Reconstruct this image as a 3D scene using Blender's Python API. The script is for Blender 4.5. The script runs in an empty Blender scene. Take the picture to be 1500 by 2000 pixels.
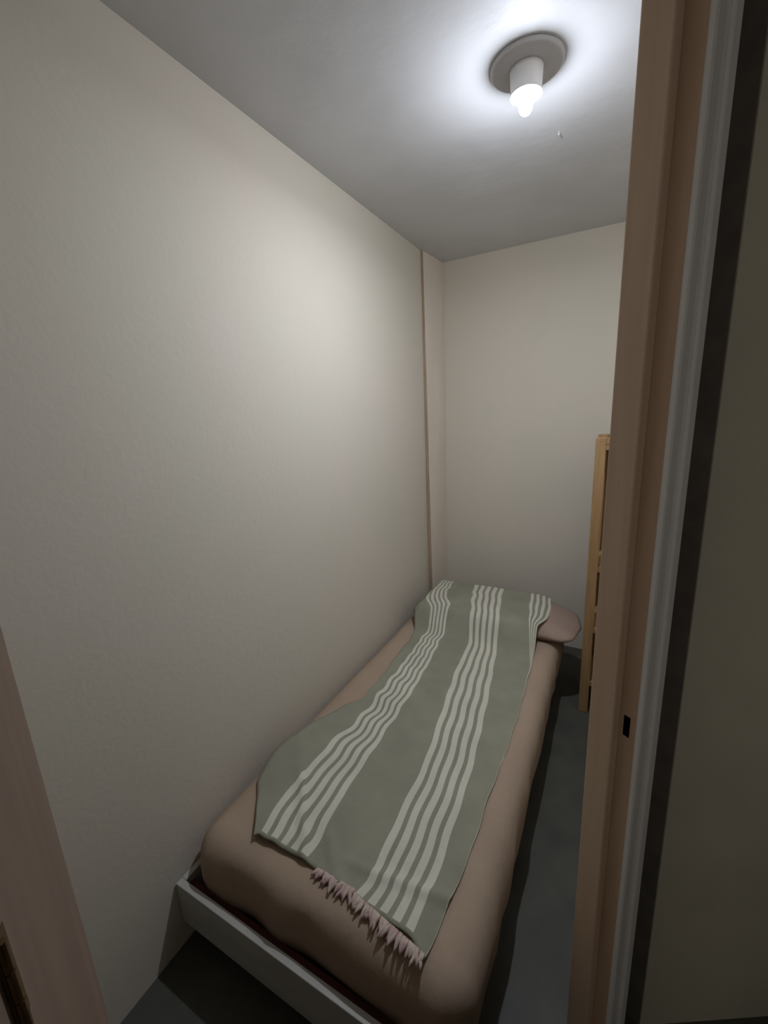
import bpy, bmesh, math, random
from mathutils import Vector, Matrix, noise
random.seed(4)
C = bpy.context.scene.collection
S = bpy.context.scene

# ------------------------------------------------------------------ camera
YAW, PITCH, ROLL, F = math.radians(28.94), math.radians(12.973), math.radians(-2.727), 820.0
Fw = Vector((-math.sin(YAW)*math.cos(PITCH), math.cos(YAW)*math.cos(PITCH), -math.sin(PITCH)))
Rt = Vector((math.cos(YAW), math.sin(YAW), 0)); Up = Rt.cross(Fw)
cr, sr = math.cos(ROLL), math.sin(ROLL)
R2 = Rt*cr + Up*sr; U2 = Up*cr - Rt*sr
cam = bpy.data.cameras.new('camera'); co = bpy.data.objects.new('camera', cam); C.objects.link(co)
cam.sensor_fit = 'VERTICAL'; cam.sensor_height = 36.0; cam.sensor_width = 27.0
cam.lens = F/2000*36.0; cam.clip_start = 0.01
m = Matrix.Identity(4)
for i in range(3):
    m[i][0], m[i][1], m[i][2] = R2[i], U2[i], -Fw[i]
m[0][3], m[1][3], m[2][3] = 0, 0, 1.51
co.matrix_world = m
S.camera = co

# ------------------------------------------------------------------ world, lights, exposure
w = bpy.data.worlds.new('world'); S.world = w; w.use_nodes = True
w.node_tree.nodes['Background'].inputs[0].default_value = (0.9, 0.95, 1, 1)
w.node_tree.nodes['Background'].inputs[1].default_value = 0.0
BULB_STRENGTH = 430.0
BULB_COLOR = (0.88, 0.94, 1.06)
HALL_FILL = 28.0  # strength of the added hall fill lamp
HALL_FILL_COLOR = (1.0, 0.93, 0.86)
ld = bpy.data.lights.new('bulb_light', 'AREA'); ld.shape = 'DISK'; ld.size = .03; ld.energy = 9.2; ld.color = BULB_COLOR
lo_ = bpy.data.objects.new('bulb_light', ld); C.objects.link(lo_); lo_.location = (-.272, 1.392, 2.2835)
S.view_settings.view_transform = 'Standard'
S.view_settings.look = 'None'
S.view_settings.exposure = 0.0
S.view_settings.gamma = 1.0
S.view_settings.use_curve_mapping = False

# ------------------------------------------------------------------ materials
def newmat(name):
    m = bpy.data.materials.new(name); m.use_nodes = True
    nt = m.node_tree; b = nt.nodes['Principled BSDF']
    return m, nt, b
def coords(nt, scale=(1, 1, 1)):
    g = nt.nodes.new('ShaderNodeNewGeometry')
    mp = nt.nodes.new('ShaderNodeMapping'); mp.inputs['Scale'].default_value = scale
    nt.links.new(g.outputs['Position'], mp.inputs['Vector'])
    return mp.outputs['Vector']
def mixc(nt, fac, a, b):
    mx = nt.nodes.new('ShaderNodeMix'); mx.data_type = 'RGBA'
    nt.links.new(fac, mx.inputs[0]); mx.inputs[6].default_value = (*a, 1); mx.inputs[7].default_value = (*b, 1)
    return mx
def surf(name, a, b, scale=6.0, stretch=(1, 1, 1), rough=0.8, bump=0.0, bscale=40.0, bdist=0.002, detail=4, spec=0.3):
    """two tones mixed by noise, fine noise bump"""
    m, nt, bs = newmat(name)
    v = coords(nt, stretch)
    n = nt.nodes.new('ShaderNodeTexNoise'); n.inputs['Scale'].default_value = scale; n.inputs['Detail'].default_value = detail
    nt.links.new(v, n.inputs['Vector'])
    r = nt.nodes.new('ShaderNodeMapRange'); r.inputs[1].default_value = .35; r.inputs[2].default_value = .65
    nt.links.new(n.outputs[0], r.inputs[0])
    mx = mixc(nt, r.outputs[0], a, b)
    nt.links.new(mx.outputs[2], bs.inputs['Base Color'])
    bs.inputs['Roughness'].default_value = rough
    bs.inputs['Specular IOR Level'].default_value = spec
    if bump:
        n2 = nt.nodes.new('ShaderNodeTexNoise'); n2.inputs['Scale'].default_value = bscale; n2.inputs['Detail'].default_value = 5
        nt.links.new(v, n2.inputs['Vector'])
        bp = nt.nodes.new('ShaderNodeBump'); bp.inputs['Strength'].default_value = bump; bp.inputs['Distance'].default_value = bdist
        nt.links.new(n2.outputs[0], bp.inputs['Height']); nt.links.new(bp.outputs[0], bs.inputs['Normal'])
    return m
def woven(name, a, b, tint, amt):
    m = surf(name, a, b, scale=9, rough=0.95, spec=.1)
    nt = m.node_tree; bs = nt.nodes['Principled BSDF']
    g = coords(nt)
    h = None
    for d in ('X', 'Y'):
        wv = nt.nodes.new('ShaderNodeTexWave'); wv.bands_direction = d; wv.inputs['Scale'].default_value = 130
        wv.inputs['Distortion'].default_value = .4
        nt.links.new(g, wv.inputs['Vector'])
        if h is None: h = wv
        else:
            ad = nt.nodes.new('ShaderNodeMath'); ad.operation = 'ADD'
            nt.links.new(h.outputs[1], ad.inputs[0]); nt.links.new(wv.outputs[1], ad.inputs[1])
    bp = nt.nodes.new('ShaderNodeBump'); bp.inputs['Strength'].default_value = amt; bp.inputs['Distance'].default_value = .0008
    nt.links.new(ad.outputs[0], bp.inputs['Height']); nt.links.new(bp.outputs[0], bs.inputs['Normal'])
    return m

M = {}
M['wall'] = surf('painted_plaster', (.675, .61, .525), (.65, .61, .51), scale=2.2, rough=.85, bump=.35, bscale=55, bdist=.002)
M['ceil'] = surf('ceiling_plaster', (.66, .665, .68), (.60, .605, .62), scale=2.5, rough=.6, bump=.5, bscale=9, bdist=.006)
M['outer'] = surf('hall_plaster', (.50, .48, .38), (.46, .44, .35), scale=5, rough=.9, bump=.5, bscale=90, bdist=.002)
M['hallwall'] = surf('hall_paint', (.20, .20, .18), (.18, .18, .165), scale=5, rough=.9)
M['floor'] = surf('floor_vinyl', (.085, .085, .068), (.065, .065, .055), scale=7, rough=.55, bump=.1, bscale=120, bdist=.001)
M['jamb'] = surf('jamb_wood', (.62, .46, .32), (.56, .405, .275), scale=7, stretch=(9, 9, .5), rough=.5, bump=.15, bscale=20, bdist=.001)
M['leaf'] = surf('brown_door_wood', (.27, .19, .14), (.23, .16, .12), scale=7, stretch=(9, 9, .5), rough=.5)
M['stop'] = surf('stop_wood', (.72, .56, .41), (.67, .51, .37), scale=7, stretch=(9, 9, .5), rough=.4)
M['white'] = surf('white_gloss_paint', (.84, .84, .82), (.80, .80, .78), scale=6, rough=.4)
M['dark'] = surf('gap_shade_paint', (.16, .145, .125), (.12, .11, .095), scale=20, rough=.9)  # shade of the gap beside the casing, put into the backing colour
M['black'] = surf('recess_shade_paint', (.008, .007, .006), (.006, .005, .005), rough=1, spec=0)  # shade inside the latch hole, painted as a black lining
M['board'] = surf('board_paint', (.80, .72, .61), (.75, .66, .56), scale=3, stretch=(1, 1, .6), rough=.6, bump=.15, bscale=30)
M['raw'] = surf('raw_wood', (.46, .36, .26), (.40, .30, .20), scale=8, stretch=(8, 8, .6), rough=.7)
M['shelf'] = surf('pine_stain', (.38, .24, .115), (.31, .185, .085), scale=9, stretch=(9, 9, .7), rough=.5)
M['frame'] = surf('bed_paint', (.50, .49, .45), (.43, .42, .385), scale=9, stretch=(.6, 3, 3), rough=.5)
M['red'] = surf('red_brown_wood', (.13, .03, .025), (.09, .022, .02), scale=12, rough=.6)
M['sheet'] = surf('peach_sheet', (.42, .32, .235), (.38, .285, .21), scale=4, rough=.95, bump=.25, bscale=14, bdist=.012, spec=.1)
M['pillow'] = surf('peach_pillowcase', (.38, .285, .225), (.34, .25, .2), scale=5, rough=.95, bump=.3, bscale=12, bdist=.01, spec=.1)
M['cloth'] = woven('green_grey_cotton', (.315, .31, .235), (.275, .275, .21), None, .35)
M['stripe'] = woven('cream_cotton', (.66, .64, .54), (.60, .585, .49), None, .35)
M['pink'] = surf('pink_cord', (.50, .34, .33), (.58, .50, .40), scale=60, rough=.95, spec=.1)
M['brass'] = surf('dull_brass', (.20, .12, .05), (.13, .08, .035), scale=60, rough=.4)
M['brass'].node_tree.nodes['Principled BSDF'].inputs['Metallic'].default_value = .8
M['porcelain'] = surf('white_lampholder', (.90, .90, .91), (.88, .88, .89), scale=6, rough=.3)
M['rose'] = surf('grey_ceiling_rose', (.50, .49, .50), (.45, .44, .45), scale=8, rough=.5)
M['steel'] = surf('nail_steel', (.7, .7, .7), (.6, .6, .6), scale=60, rough=.3)
mb, nt, bs = newmat('glowing_bulb'); M['bulb'] = mb
bs.inputs['Base Color'].default_value = (.9, .9, .9, 1)
bs.inputs['Emission Color'].default_value = (*BULB_COLOR, 1); bs.inputs['Emission Strength'].default_value = BULB_STRENGTH

# ------------------------------------------------------------------ helpers
def obj(name, bm, mats, parent=None, smooth=False):
    me = bpy.data.meshes.new(name)
    bmesh.ops.recalc_face_normals(bm, faces=bm.faces)
    if smooth:
        for f in bm.faces: f.smooth = True
    bm.to_mesh(me); bm.free()
    o = bpy.data.objects.new(name, me); C.objects.link(o)
    for mm in (mats if isinstance(mats, (list, tuple)) else [mats]): me.materials.append(mm)
    if parent: 
        o.parent = parent
        me.transform(Matrix.Translation(-parent.location))
    return o
def struct(o): o['kind'] = 'structure'; return o
def tag(o, label, cat, group=None):
    o['label'] = label; o['category'] = cat
    if group: o['group'] = group
    return o
def empty(name, loc, label, cat):
    o = bpy.data.objects.new(name, None); C.objects.link(o); o.location = loc; o.empty_display_size = .1
    return tag(o, label, cat)
def box(bm, x0, x1, y0, y1, z0, z1, mat=0, T=None, bev=0.0):
    b2 = bmesh.new()
    r = bmesh.ops.create_cube(b2, size=1)
    for v in b2.verts:
        v.co = Vector(((x0+x1)/2+v.co.x*(x1-x0), (y0+y1)/2+v.co.y*(y1-y0), (z0+z1)/2+v.co.z*(z1-z0)))
    if bev: bmesh.ops.bevel(b2, geom=list(b2.edges), offset=bev, segments=2, affect='EDGES', profile=.5)
    for f in b2.faces: f.material_index = mat
    if T:
        for v in b2.verts: v.co = T(v.co)
    me = bpy.data.meshes.new('t'); b2.to_mesh(me); b2.free(); bm.from_mesh(me); bpy.data.meshes.remove(me)
    return bm
def B(*a, **k): return box(bmesh.new(), *a, **k)
def poly_prism(bm, pts, z0, z1):
    lo = [bm.verts.new((x, y, z0)) for x, y in pts]; hi = [bm.verts.new((x, y, z1)) for x, y in pts]
    bm.faces.new(lo); bm.faces.new(hi)
    n = len(pts)
    for i in range(n): bm.faces.new((lo[i], lo[(i+1) % n], hi[(i+1) % n], hi[i]))
    return bm
def lathe(bm, prof, cx, cy, n=48, tilt=None):
    rings = []
    for r, z in prof:
        rings.append([bm.verts.new((cx+r*math.cos(2*math.pi*i/n), cy+r*math.sin(2*math.pi*i/n), z)) for i in range(n)])
    for a, b in zip(rings, rings[1:]):
        for i in range(n): bm.faces.new((a[i], a[(i+1) % n], b[(i+1) % n], b[i]))
    bm.faces.new(rings[0]); bm.faces.new(rings[-1])
    return bm
def ss(a, b, x):
    t = min(1, max(0, (x-a)/(b-a))); return t*t*(3-2*t)
def lerp(a, b, t): return a+(b-a)*t

# ------------------------------------------------------------------ setting
XL, XR, YB, H = -1.03, .49, 2.69, 2.40
struct(obj('floor', B(XL-.1, 1.8, -1.5, 3.2, -.1, 0), M['floor']))
struct(obj('ceiling', B(XL-.1, 1.8, -1.5, 3.2, H, H+.1), M['ceil']))
struct(obj('wall_left', B(XL-.1, XL, -1.5, YB+.1, 0, H), M['wall']))
struct(obj('wall_back', B(XL, XR+.1, YB, YB+.1, 0, H), M['wall']))
# partition with the doorway, turned to the room: local u along it, s through it
P0 = Vector((.0698, .797, 0)); Wd = Vector((.574, .819, 0)); Id = Vector((-.819, .574, 0)); TH = .082
def L(c): return P0 + Wd*c.x + Id*c.y + Vector((0, 0, c.z))
uR = (XR-P0.x+.819*TH)/.574
struct(obj('wall_right', poly_prism(bmesh.new(), [(XR, 1.40+.09), (XR+.1, 1.40+.22), (XR+.1, YB), (XR, YB)], 0, H), M['wall']))
HEAD = 2.11
ULF = -.879                       # left rebate face
uleft = (XL-P0.x)/.574
bm = bmesh.new()
box(bm, .142, .62, 0, TH, 0, H, T=L)                         # right of the doorway
box(bm, uleft-.05, ULF-.10, 0, TH, 0, H, T=L)                 # left of it
box(bm, ULF-.10, .142, 0, TH, HEAD+.07, H, T=L)               # over it
struct(obj('wall_front', bm, M['outer']))
bm = bmesh.new()                                              # lining on the room side takes the room paint
box(bm, .075, uR-.0, TH, TH+.003, 0, H, T=L)
box(bm, uleft+.06, ULF-.03, TH, TH+.003, 0, H, T=L)
box(bm, ULF-.03, .075, TH, TH+.003, HEAD+.035, H, T=L)
struct(obj('trim_1', bm, M['wall']))
# hall behind the camera
struct(obj('wall_near', B(XL, 1.7, -1.15, -1.05, 0, H), M['hallwall']))
struct(obj('wall_hall', B(1.0, 1.1, -1.05, 1.6, 0, H), M['hallwall']))

# hall wall beyond the gap beside the casing, turned more towards the hall
a_ = math.radians(60); d_ = Vector((math.sin(a_), math.cos(a_), 0)); n_ = Vector((-d_.y, d_.x, 0))
q0 = L(Vector((.143, -.001, 0))); q1 = q0+d_*((1.0-q0.x)/d_.x)
struct(obj('wall_right_hall', poly_prism(bmesh.new(), [(q0.x, q0.y), (q1.x, q1.y), (q1.x, q1.y+.12), (q0.x+.012, q0.y+.12)], 0, H), M['outer']))

# door frame
door = bpy.data.objects.new('door_1', None); C.objects.link(door); door['kind'] = 'structure'
bm = bmesh.new()
z0h, z1h, a, b = .893, .937, .0105, .0235                      # latch hole
box(bm, 0, .035, 0, TH, 0, z0h, T=L); box(bm, 0, .035, 0, TH, z1h, HEAD, T=L)
box(bm, 0, .035, 0, a, z0h, z1h, T=L); box(bm, 0, .035, b, TH, z0h, z1h, T=L); box(bm, .028, .035, a, b, z0h, z1h, T=L)
o = obj('jamb', bm, M['jamb'], door); o['label'] = 'tan wooden jamb with an empty latch hole'
e = .0006; bm = B(.0272, .0278, a, b, z0h, z1h, T=L)
box(bm, .001, .0272, a, a+e, z0h, z1h, T=L); box(bm, .001, .0272, b-e, b, z0h, z1h, T=L)
box(bm, .001, .0272, a+e, b-e, z0h, z0h+e, T=L); box(bm, .001, .0272, a+e, b-e, z1h-e, z1h, T=L)
o = obj('latch_hole', bm, M['black'], door); o['label'] = 'empty latch hole, its shade painted black'
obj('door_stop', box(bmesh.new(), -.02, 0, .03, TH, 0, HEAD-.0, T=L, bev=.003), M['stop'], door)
bm = bmesh.new(); box(bm, ULF-.035, ULF+.02, -.062, TH, 0, HEAD, T=L)
o = obj('jamb', bm, M['leaf'], door); o['label'] = 'brown wooden hinge jamb'
obj('door_head', B(ULF-.035, .035, 0, TH, HEAD, HEAD+.035, T=L), M['jamb'], door)
def casing(bm, u0, u1, z0, z1):
    """two raised beads and a groove between"""
    wdt = u1-u0; sg = 1 if wdt > 0 else -1
    lo, hi = min(u0, u1), max(u0, u1)
    box(bm, lo, hi, -.006, 0, z0, z1, T=L)
    for f0, f1, h in ((0, .38, .010), (.60, 1, .012)):
        x0, x1 = u0+wdt*f0, u0+wdt*f1
        box(bm, min(x0, x1), max(x0, x1), -h, -.004, z0, z1, T=L, bev=.004)
    return bm
obj('casing', casing(bmesh.new(), .001, .057, 0, HEAD+.001), M['white'], door)
o = obj('door_leaf', box(bmesh.new(), ULF-.018, ULF+.018, -.92, -.065, .008, HEAD-.004, T=L, bev=.001), M['leaf'], door); o['label'] = 'brown door leaf swung open into the hall'
bm = bmesh.new(); box(bm, ULF+.021, .057, -.012, 0, HEAD, HEAD+.068, T=L, bev=.003)
obj('head_casing', bm, M['white'], door)
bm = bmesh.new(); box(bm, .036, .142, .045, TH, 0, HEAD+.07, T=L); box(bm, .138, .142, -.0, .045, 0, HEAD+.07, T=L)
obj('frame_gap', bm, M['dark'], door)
# hinge on the left rebate
bm = bmesh.new(); HZ = 1.06
box(bm, ULF+.0195, ULF+.0205, -.061, -.048, HZ, HZ+.09, T=L)
for k in range(3):
    p = L(Vector((ULF+.023, -.0635, 0))); z = HZ+.03*k
    lathe(bm, [(.0035, z+.001), (.0035, z+.029)], p.x, p.y, 12)
obj('hinge', bm, M['brass'], door)

# ------------------------------------------------------------------ plank in the far left corner
def plank():
    bm = bmesh.new()
    n = 12
    for k in range(n):
        t0, t1 = k/n, (k+1)/n
    def sec(z):
        t = 1-z/H
        fx = lerp(-1.015, -.998, t)     # front edge leans a little off the wall towards the floor
        return [(XL+.001, 2.432), (fx, 2.428), (-.994, 2.688), (XL+.001, 2.688)]
    lo = [bm.verts.new((x, y, 0.001)) for x, y in sec(0)]; hi = [bm.verts.new((x, y, H-.001)) for x, y in sec(H)]
    bm.faces.new(lo); bm.faces.new(hi)
    for i in range(4):
        f = bm.faces.new((lo[i], lo[(i+1) % 4], hi[(i+1) % 4], hi[i]))
        if i == 0: f.material_index = 1
    return bm
tag(obj('plank', plank(), [M['board'], M['raw']]), 'tall pale painted plank standing in the far left corner from floor to ceiling', 'plank')

# ------------------------------------------------------------------ ceiling lamp
LX, LY = -.272, 1.392
lamp = empty('ceiling_lamp', (LX, LY, H), 'bare glowing bulb in a white holder on a round grey ceiling rose', 'lamp')
obj('ceiling_rose', lathe(bmesh.new(), [(.02, H-.001), (.094, H-.001), (.095, H-.006), (.090, H-.010), (.05, H-.011), (.02, H-.011)], LX, LY, 64), M['rose'], lamp, True)
r = [(.030, H-.011), (.043, H-.012), (.0425, H-.020), (.0405, H-.055), (.0415, H-.066), (.0415, H-.070), (.0385, H-.070), (.036, H-.066), (.034, H-.045), (.020, H-.043), (.010, H-.043)]
obj('lamp_holder', lathe(bmesh.new(), r, LX, LY, 48), M['porcelain'], lamp, True)
bulb_base = obj('bulb_base', lathe(bmesh.new(), [(.008, H-.044), (.016, H-.045), (.019, H-.060), (.018, H-.066), (.010, H-.067)], LX, LY, 32), M['porcelain'], lamp, True)
r = [(.006, H-.067), (.0155, H-.067), (.0180, H-.073), (.0190, H-.080), (.0185, H-.092), (.0165, H-.103), (.012, H-.110), (.006, H-.114), (.001, H-.115)]
obj('bulb', lathe(bmesh.new(), r, LX, LY, 32), M['bulb'], lamp, True)

nb = bmesh.new(); lathe(nb, [(.0012, H), (.0012, H-.008), (.003, H-.008), (.003, H-.010)], -.231, 1.742, 12)
tag(obj('nail', nb, M['steel']), 'small bright nail sticking out of the ceiling near the lamp', 'nail')

# ------------------------------------------------------------------ bed
bed = empty('bed', (-.60, 1.55, 0), 'low pale painted single bed frame along the left wall', 'bed')
FT = .225
obj('foot_board', B(XL+.004, -.20, .512, .532, .085, FT, bev=.002), M['frame'], bed)
obj('head_board', B(XL+.004, -.20, 2.40, 2.42, .085, FT, bev=.002), M['frame'], bed)
obj('side_rail', B(XL+.004, XL+.022, .532, 2.40, .085, FT, bev=.002), M['frame'], bed)
obj('side_rail', B(-.218, -.20, .532, 2.40, .085, FT, bev=.002), M['frame'], bed)
o = obj('cross_rail', B(XL+.022, -.218, .534, .556, .12, .200, bev=.001), M['red'], bed); o['label'] = 'dark red-brown inner rail'
for k in range(9):
    y = .62+k*.205
    obj('slat', B(XL+.022, -.218, y, y+.07, .15, .165), M['raw'], bed)
for x in (XL+.06, -.28):
    for y in (.62, 2.33):
        obj('leg', B(x, x+.045, y, y+.045, .001, .15), M['frame'], bed)

def rounded_rect(cx, cy, hx, hy, r, n=10, per=24):
    pts = []
    r = max(min(r, hx-.001, hy-.001), .0005)
    for q, (sx, sy) in enumerate(((1, 1), (-1, 1), (-1, -1), (1, -1))):
        a0 = q*math.pi/2
        for k in range(n+1):
            a = a0+k/n*math.pi/2
            pts.append((cx+sx*(hx-r)+r*math.cos(a), cy+sy*(hy-r)+r*math.sin(a)))
        nx = ((-1, 1), (-1, -1), (1, -1), (1, 1))[q]
        a1 = a0+math.pi/2
        p = pts[-1]
        qx = cx+nx[0]*(hx-r)+r*math.cos(a1); qy = cy+nx[1]*(hy-r)+r*math.sin(a1)
        for k in range(1, per): pts.append((lerp(p[0], qx, k/per), lerp(p[1], qy, k/per)))
    return pts
def cushion(cx, cy, hx, hy, levels, disp, r=.07, n=10, per=24):
    """levels: (inset, z); the last is carried inwards to close the top"""
    bm = bmesh.new(); rings = []
    for ins, z in levels:
        pts = rounded_rect(cx, cy, hx-ins, hy-ins, max(r-ins, .001), n, per)
        rings.append([bm.verts.new(disp(Vector((x, y, z)))) for x, y in pts])
    for a, b in zip(rings, rings[1:]):
        k = len(a)
        for i in range(k): bm.faces.new((a[i], a[(i+1) % k], b[(i+1) % k], b[i]))
    bm.faces.new(rings[0]); bm.faces.new(rings[-1])
    return bm

def mdisp(p):
    z = p.z
    f = ss(.2, .33, z)
    q = Vector((p.x*3.2, p.y*3.2, z*3))
    d = noise.noise(q)*.005*f + noise.noise(q*3.1)*.002
    # sheet wrinkles that run along the foot end and down the sides
    side = 1-ss(.30, .34, z)
    d2 = math.sin(p.y*38+noise.noise(q*2)*5)*.004*side
    out = Vector((p.x+.595, 0, 0)); out = Vector((1 if out.x > 0 else -1, 0, 0))
    edge = 1 if abs(p.x+.595) > .38 else 0
    r = Vector((p.x, p.y, z+d))
    if edge: r += out*d2
    if p.y < .62: r.y += math.sin(p.x*22+noise.noise(q*2)*4)*.006*side
    return r
lev = [(.03, .168), (.012, .175), (.004, .195), (.0, .225), (.0, .27), (.003, .30), (.012, .325), (.026, .343), (.045, .354), (.07, .360)]
for k in range(1, 15): lev.append((.07+k*.0235, .361))
tag(obj('mattress', cushion(-.590, 1.478, .418, .923, lev, mdisp, r=.075), M['sheet'], None, True),
    'thin mattress in a peach fitted sheet on the low bed frame', 'mattress')

# pillow under the head end of the blanket; its right corner sticks out
def pdisp(p):
    x, y = p.x+.50, p.y-2.21
    fx = 1-abs(x/.41)**3*.25 if abs(x) < .42 else .75
    t = 1-.10*abs(x/.41)*abs(y/.24)
    return Vector((-.50+x*t, 2.21+y*t, lerp(p.z, .366+(p.z-.366)*.55, ss(.20, .40, x))+noise.noise(p*6)*.005))
pl = [(.05, .368), (.018, .376), (.004, .392), (0, .405), (.008, .420), (.03, .436), (.06, .447), (.10, .454), (.15, .457), (.20, .458)]
tag(obj('pillow', cushion(-.50, 2.21, .415, .20, pl, pdisp, r=.08, per=16), M['pillow'], None, True),
    'peach pillow whose corner sticks out from under the striped throw', 'pillow')

# ------------------------------------------------------------------ striped throw
CUR = dict(
 L=[(.628, -.812), (.727, -.896), (.79, -.952), (.93, -.962), (1.06, -.925), (1.165, -.885), (1.27, -.842), (1.426, -.841), (1.63, -.865), (1.87, -.885), (2.02, -.955), (2.10, -.985), (2.25, -.97), (2.5, -.93)],
 A0=[(.642, -.803), (.776, -.832), (.88, -.826), (1.03, -.822), (1.155, -.800), (1.35, -.801), (1.563, -.807), (1.84, -.821), (1.98, -.829), (2.08, -.90), (2.25, -.93), (2.5, -.90)],
 A1=[(.646, -.640), (.754, -.650), (.846, -.662), (1.04, -.669), (1.24, -.675), (1.41, -.680), (1.62, -.697), (1.86, -.722), (2.02, -.735), (2.20, -.815), (2.5, -.83)],
 B0=[(.634, -.489), (.70, -.476), (.824, -.483), (.95, -.488), (1.067, -.490), (1.308, -.522), (1.483, -.546), (1.646, -.568), (1.82, -.578), (1.964, -.603), (2.29, -.682), (2.5, -.70)],
 B1=[(.626, -.327), (.757, -.320), (.913, -.326), (1.086, -.335), (1.23, -.350), (1.474, -.380), (1.716, -.416), (1.885, -.442), (2.03, -.466), (2.31, -.515), (2.5, -.53)],
 C0=[(.597, -.288), (.664, -.277), (.752, -.272), (.853, -.264), (1.046, -.264), (1.214, -.258), (1.425, -.255), (1.712, -.266), (1.847, -.278), (1.97, -.308), (2.29, -.356), (2.5, -.37)],
 R=[(.597, -.287), (.664, -.276), (.752, -.271), (.853, -.263), (1.046, -.263), (1.214, -.257), (1.425, -.254), (1.712, -.262), (1.85, -.266), (1.99, -.272), (2.15, -.240), (2.33, -.25), (2.5, -.27)])
HEM = dict(L=.628, A0=.640, A1=.646, B0=.634, B1=.622, C0=.597, R=.597)
def cx_(name, y):
    c = CUR[name]
    if y <= c[0][0]: return c[0][1]
    for i in range(len(c)-1):
        if y <= c[i+1][0]:
            t = (y-c[i][0])/(c[i+1][0]-c[i][0])
            p0 = c[max(i-1, 0)]; p1 = c[i]; p2 = c[i+1]; p3 = c[min(i+2, len(c)-1)]
            m1 = (p2[1]-p0[1])/(p2[0]-p0[0])*(p2[0]-p1[0]); m2 = (p3[1]-p1[1])/(p3[0]-p1[0])*(p2[0]-p1[0])
            return (2*t**3-3*t**2+1)*p1[1]+(t**3-2*t**2+t)*m1+(-2*t**3+3*t**2)*p2[1]+(t**3-t**2)*m2
    return c[-1][1]
# columns: (curve a, curve b, fraction, is stripe to its right)
cols = []
def span(a, b, n, stripe=False):
    for k in range(n): cols.append((a, b, k/n, stripe))
def stripes(a, b, cnt=5, duty=.6, sub=2):
    per = 1/(cnt-1+duty); x = 0
    for k in range(cnt):
        for j in range(sub): cols.append((a, b, x+per*duty*j/sub, True))
        if k < cnt-1:
            for j in range(sub): cols.append((a, b, x+per*duty+per*(1-duty)*j/sub, False))
        x += per
span('L', 'A0', 8); stripes('A0', 'A1'); span('A1', 'B0', 14); stripes('B0', 'B1'); span('B1', 'C0', 7); stripes('C0', 'R', 4, .5, 2)
cols.append(('C0', 'R', 1.0, False))
def top_z(x, y):
    z = .3665
    z += .102*ss(1.88, 2.01, y)*ss(-1.0, -.90, x)*(1-.5*ss(-.33, -.15, x))
    z -= .055*ss(2.37, 2.42, y)
    z += .03*ss(.75, .95, -x)*ss(.72, .9, y)*(1-ss(1.3, 1.6, y))
    z += .018*ss(.60, .85, -x)*(1-ss(.62, .80, y))
    return z
def fold(x, y):
    q = Vector((x*5, y*3.2, 0))
    d = .006*(noise.noise(q)+.45)+.0025*noise.noise(q*3.3)
    # creases running off from the left stripes
    ax = (y-.80)+1.15*(x+.78)
    d += .011*math.exp(-(ax/.018)**2)*ss(-.97, -.85, x)*(1-ss(-.66, -.5, x))
    ax = (y-.70)+.9*(x+.60)
    d += .010*math.exp(-(ax/.02)**2)*ss(-.70, -.6, x)*(1-ss(-.5, -.42, x))
    ax = (y-.70)-.12*(x+.5)
    d += .009*math.exp(-(ax/.014)**2)*ss(-.6, -.5, x)
    # rucked cloth along the left stripes
    d += .0045*math.sin(y*52+x*20+3*noise.noise(Vector((x*4, y*5, 2))))*math.exp(-((x+.77)/.09)**2)*ss(1.0, 1.25, y)*(1-ss(2.0, 2.1, y))
    d += .006*math.exp(-((x+.245-.02*math.sin(y*9))/.02)**2)*ss(1.9, 2.1, y)
    return d
NR = 190; bm = bmesh.new(); grid = []
for i in range(NR+1):
    v = i/NR; row = []
    for (a, b, f, st) in cols:
        ya = lerp(HEM[a], 2.425, v); yb = lerp(HEM[b], 2.425, v); y = lerp(ya, yb, f)
        x = lerp(cx_(a, y), cx_(b, y), f)
        wig = .004*math.sin(y*47+4*noise.noise(Vector((y*3, x*3, 0))))*math.exp(-((x+.75)/.13)**2)
        wig += .0018*math.sin(y*38+x*11)
        y2 = y+.004*noise.noise(Vector((x*30, v*3, 7)))*(1-ss(0, .05, v))
        z = top_z(x, y)+fold(x, y)
        row.append(bm.verts.new((x+wig, y2, z)))
    grid.append(row)
for i in range(NR):
    for j in range(len(cols)-1):
        f = bm.faces.new((grid[i][j], grid[i][j+1], grid[i+1][j+1], grid[i+1][j]))
        st = cols[j][3]
        f.material_index = 1 if st and i >= 1 else 0
throw = obj('throw_blanket', bm, [M['cloth'], M['stripe']], None, True)
sd = throw.modifiers.new('thickness', 'SOLIDIFY'); sd.thickness = .006; sd.offset = -1
tag(throw, 'grey-green throw with cream stripes spread along the bed', 'blanket')
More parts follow.
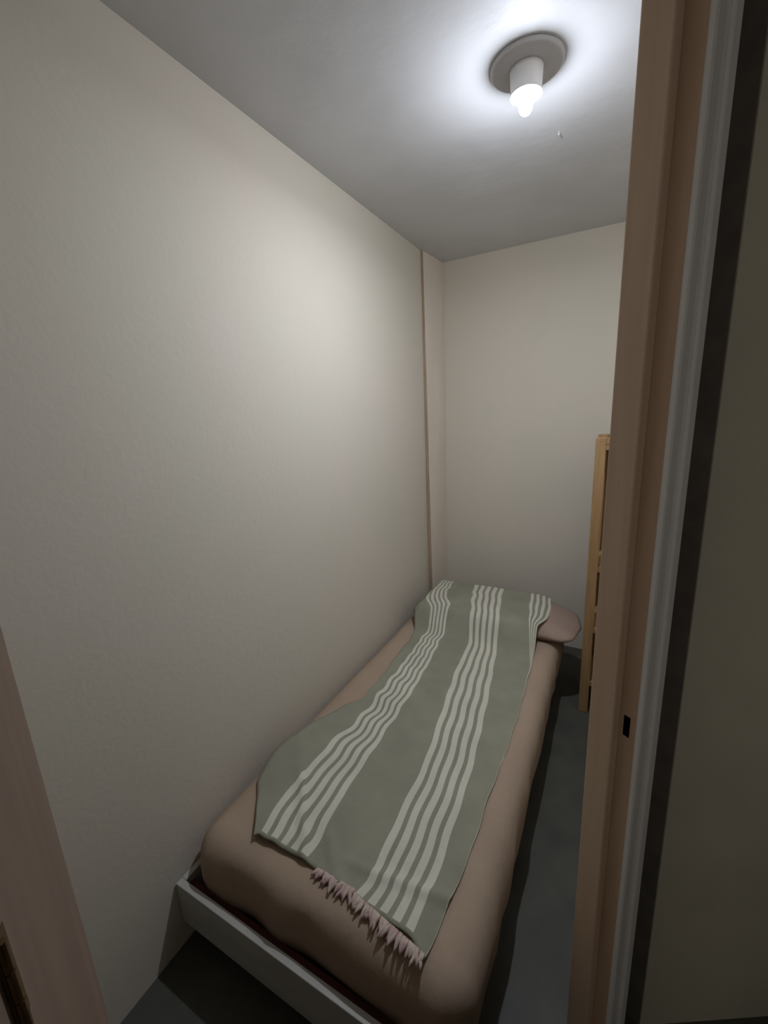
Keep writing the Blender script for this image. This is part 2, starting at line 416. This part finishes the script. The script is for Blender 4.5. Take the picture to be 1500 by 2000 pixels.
# fringe: knotted cords along the foot hem
bm = bmesh.new()
def tube(bm, pts, r, n=6):
    rings = []
    for i, p in enumerate(pts):
        d = (pts[min(i+1, len(pts)-1)]-pts[max(i-1, 0)]).normalized()
        s = d.cross(Vector((0, 0, 1))).normalized(); t = s.cross(d)
        rr = r[i] if isinstance(r, list) else r
        rings.append([bm.verts.new(p+s*rr*math.cos(2*math.pi*k/n)+t*rr*math.sin(2*math.pi*k/n)) for k in range(n)])
    for a, b in zip(rings, rings[1:]):
        for k in range(n): bm.faces.new((a[k], a[(k+1) % n], b[(k+1) % n], b[k]))
    bm.faces.new(rings[0]); bm.faces.new(rings[-1])
x = -.60
while x < -.285:
    y0 = .640 if x < -.49 else lerp(.634, .600, (x+.49)/.20)
    ln = random.uniform(.016, .030)*(.7 if x < -.56 else 1); dx = random.uniform(-.014, .014)
    z0 = .374
    pts = [Vector((x, y0+.006, z0)), Vector((x+dx*.3, y0-ln*.3, .371+random.uniform(0, .004))), Vector((x+dx*.8, y0-ln*.7, .370)), Vector((x+dx, y0-ln, .368))]
    tube(bm, pts, [.003, .0055, .004, .002])
    x += random.uniform(.004, .007)
fr = obj('fringe', bm, M['pink'], throw, True); fr['label'] = 'pale pink knotted fringe'; fr['kind'] = 'stuff'

# ------------------------------------------------------------------ pine shelf unit behind the door frame
su = empty('shelf_unit', (.10, 2.25, 0), 'orange-brown pine shelf unit by the back wall, mostly hidden by the door frame', 'shelf')
X0, X1, Y0, Y1, ZT = -.072, .40, 2.07, 2.36, 1.37
for x in (X0, X1-.04):
    for y in (Y0, Y1-.032):
        obj('post', B(x, x+.042, y, y+.032, .001, ZT, bev=.002), M['shelf'], su)
for z in (1.34, .775, .465, .175):
    bm = B(X0+.042, X1-.04, Y0+.004, Y1-.004, z-.022, z)
    box(bm, X0+.010, X0+.042, Y0+.032, Y1-.032, z-.022, z)
    box(bm, X1-.04, X1-.008, Y0+.032, Y1-.032, z-.022, z)
    obj('shelf', bm, M['shelf'], su)
obj('back_panel', B(X0+.006, X1-.006, Y1+.001, Y1+.005, .16, 1.30), M['shelf'], su)
obj('top_rail', B(X0+.042, X1-.04, Y0+.002, Y0+.022, 1.342, ZT, bev=.002), M['shelf'], su)
obj('top_rail', B(X0+.042, X1-.04, Y1-.022, Y1-.002, 1.342, ZT, bev=.002), M['shelf'], su)

# added unseen fill lamp behind the camera, brightens jamb, casing and hall wall
hx, hy, hz = .45, -1.05, 1.45
hl = empty('fill_lamp', (hx, hy, hz), 'added dim round fill lamp, unseen in the hall behind the viewer', 'lamp')
mh, nt, bs = newmat('fill_lamp_glow'); bs.inputs['Base Color'].default_value = (.8, .8, .8, 1)
bs.inputs['Emission Color'].default_value = (*HALL_FILL_COLOR, 1); bs.inputs['Emission Strength'].default_value = HALL_FILL
def turned(prof):
    bm = lathe(bmesh.new(), prof, 0, 0)
    for v in bm.verts: v.co = Vector((hx+v.co.x, hy+v.co.z, hz+v.co.y))
    return bm
obj('fill_lamp_base', turned([(.02, .001), (.13, .001), (.13, .02), (.02, .02)]), M['porcelain'], hl, True)
obj('fill_lamp_shade', turned([(.12, .02), (.118, .04), (.09, .06), (.04, .07), (.002, .072)]), mh, hl, True)
